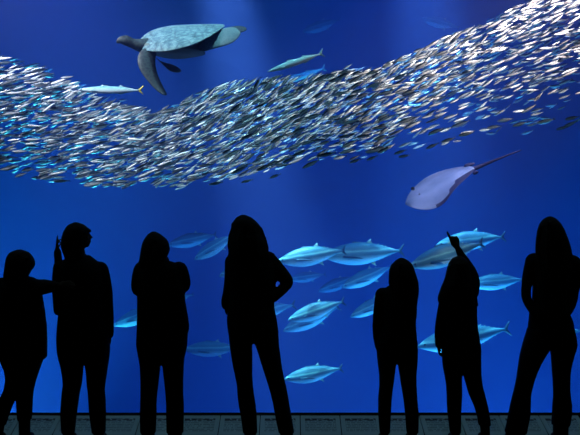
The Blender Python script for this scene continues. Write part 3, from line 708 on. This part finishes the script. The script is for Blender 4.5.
for i in range(N):
    px=rs.uniform(-25,605)
    u=interp(UP,px); l=interp(LO,px)
    if px<330: t=min(rs.random(), rs.random()*1.3 if rs.random()<.5 else 1) if rs.random()<.35 else rs.random()
    else: t=rs.random()**1.5 if rs.random()<.92 else rs.uniform(.6,1.0)
    py=u+(l-u)*t+rs.gauss(0,2)
    if t>.55 and rs.random()<.45*(t-.55)/.45+.1: continue
    if px>395 and t>.45 and rs.random()<min(.75,(t-.45)*1.9): continue
    Y=9.0+5.6*rs.random()**1.25+.3*math.sin(px/60)
    L=rs.gauss(.148,.018)*(1.0+.12*t)
    tilt=interp(TL,px)*(1-.35*t)+rs.gauss(0,8)
    yaw=rs.gauss(6,18); roll=rs.gauss(-8,24)
    if not free(P(px,py,Y)): continue
    rot=Matrix.Rotation(R(yaw),3,'Z')@Matrix.Rotation(-R(tilt),3,'Y')@Matrix.Rotation(R(roll),3,'X')
    fishes.append((Y,px,py,L,rot,rs.randrange(5)))
# scattered stragglers under the school
for (px,py,L,t) in [(466,134,.16,14),(494,127,.15,8),(505,120,.17,10),(448,140,.15,18),(432,146,.14,25),(520,124,.16,16),(545,121,.18,14),(572,118,.15,12),(400,152,.13,20),(436,131,.16,20),(562,128,.13,14),(372,158,.12,22),(404,156,.12,10),(384,150,.15,24),(355,161,.12,20),(275,176,.12,22),(247,181,.12,15)]:
    rot=Matrix.Rotation(R(8),3,'Z')@Matrix.Rotation(-R(t),3,'Y'); fishes.append((9.0,px,py,L,rot,2))
fishes.sort(key=lambda q:q[0])
vis=[q for q in fishes if 4<q[1]<576]; near=vis[:300]; ids=set(id(q) for q in near)
meshes=[]
for v,f,c in variants:
    me=bpy.data.meshes.new('sardine'); me.from_pydata([tuple(p) for p in v],[],f); me.polygons.foreach_set('use_smooth',[True]*len(me.polygons)); add_attr(me,c); me.materials.append(M_sard); meshes.append(me)
def zone(px,py):
    u=interp(UP,px); l=interp(LO,px); t=(py-u)/(l-u)
    w='upper rows' if t<.3 else ('middle rows' if t<.66 else 'lowest rows')
    h=('at the school\'s left end' if px<100 else 'where the school dips under the turtle' if px<200 else 'in the school between turtle and slim fish' if px<330 else
       'where the school climbs above the stingray' if px<455 else 'at the school\'s right end')
    return w,h
for (Y,px,py,L,rot,k) in near:
    o=bpy.data.objects.new('sardine',meshes[k]); C.objects.link(o)
    o.matrix_world=Matrix.Translation(P(px,py,Y))@rot.to_4x4()@Matrix.Scale(L,4)
    w,h=zone(px,py)
    tag(o,'small silver sardine in the %s %s'%(w,h),'fish','sardines in the %s %s'%(w,h))
V=[];FF=[];CC=[]
nearp=[P(q[1],q[2],q[0]) for q in near]
for q in fishes:
    if id(q) in ids: continue
    Y,px,py,L,rot,k=q; v,f,c=variants[k]; b_=len(V); loc=P(px,py,Y)
    if Y<near[-1][0]+.2 and any((loc-p).length<.13 for p in nearp): continue
    V+=[loc+rot@(p*L) for p in v]; FF+=[tuple(b_+j for j in ff) for ff in f]; CC+=c
o=mesh_obj('sardine_school',V,FF,M_sard); add_attr(o.data,CC)
tag(o,'dense band of thousands of small silver sardines sweeping across the upper tank','fish','the sardine school behind its nearest fish','stuff')

# ------------------------------------------------------------------ tank lights and added fill lights
def spot(loc,tgt,e,angd,col,bl=.6,r=.25):
    l=bpy.data.lights.new('tank_or_fill_spot','SPOT'); l.energy=e; l.spot_size=R(angd); l.spot_blend=bl; l.color=col; l.shadow_soft_size=r
    o=bpy.data.objects.new('tank_or_fill_spot',l); C.objects.link(o); o.location=loc
    o.rotation_euler=(Vector(tgt)-Vector(loc)).to_track_quat('-Z','Y').to_euler(); return o
def area(loc,tgt,sx,sy,e,col):
    l=bpy.data.lights.new('tank_or_fill_light','AREA'); l.shape='RECTANGLE'; l.size=sx; l.size_y=sy; l.energy=e; l.color=col
    o=bpy.data.objects.new('tank_or_fill_light',l); C.objects.link(o); o.location=loc
    o.rotation_euler=(Vector(tgt)-Vector(loc)).to_track_quat('-Z','Y').to_euler(); return o
area((0,20,8.9),(0,20,0),30,12,120,(.40,.45,1))                 # broad bluish light from above
spot((-1.7,13.1,8.9),(1.1,13.7,-6),36000,15,(1,.95,1),1,.1)           # beam, middle left
spot((1.7,13.2,8.9),(2.9,15,-6),17000,20,(.6,.80,1),1,.1)            # beam, middle right
spot((-5.6,13.2,8.9),(-4.2,14,-6),5000,22,(.4,.80,1),1,.1)          # beam, far left
spot((-7,11,8.9),(-3.5,14,5),200,60,(1,.10,.5),1)              # violet wash added to tint the upper left water
spot((8,12,8.9),(4.5,16,4),1100,60,(1,.12,.6),1)                # violet wash added to tint the upper right water
for x in (-8,0,8):
    spot((x,15,-5.6),(x*.9,26.9,-1.5),3400,115,(.08,.47,1),1)          # unseen low lights added to brighten the back wall
spot((-5.4,14.5,-5.5),(-4.3,14.8,2),14000,55,(.2,.8,1),1)           # unseen uplight added to brighten the lower left
spot((3.2,14.5,-5.5),(3.0,15.5,2),5200,80,(.15,.56,1),1)           # unseen uplight added to brighten the right side
spot((1,12.8,8.9),(1.6,14.0,0),3600,55,(.08,.34,1),1)              # blue fill added to light the tuna
spot((-4,13.3,8.9),(-3,16,0),3500,50,(.08,.34,1),1)              # blue fill added for the tuna on the left
spot((7,13.4,8.9),(5.2,15,-2),8000,40,(.35,.6,1),1)              # wash added to brighten the right side
spot((3.9,7.9,5.6),(1.8,10.6,3.1),3700,52,(1,.54,.48),.8,.12)       # warm floodlight on the school
spot((-3.9,7.9,5.4),(-1.6,10.4,2.6),2300,50,(1,.68,.72),.8,.12)       # cool floodlight on the school
spot((-.4,8.3,8.6),(-.55,9.8,3.3),2400,26,(.8,.92,1),.8)      # light added to lift the turtle and the slim fish
spot((2.7,7.9,4.4),(1.6,10,1.95),380,15,(.72,.78,1),.8)      # small unseen light added to pick out the stingray
area((0,6.95,3.9),(0,7.15,0),9,.12,19,(.45,.85,1))              # dim unseen strip added to brighten the ledge panels
w=bpy.data.worlds.new('dark_gallery'); S.world=w; w.use_nodes=True
w.node_tree.nodes['Background'].inputs[0].default_value=(.001,.0012,.002,1)

cam=bpy.data.cameras.new('camera'); cam.lens=F*36/580; cam.sensor_width=36
co=bpy.data.objects.new('camera',cam); C.objects.link(co); co.location=(0,0,EYE); co.rotation_euler=(math.pi/2,0,0); S.camera=co
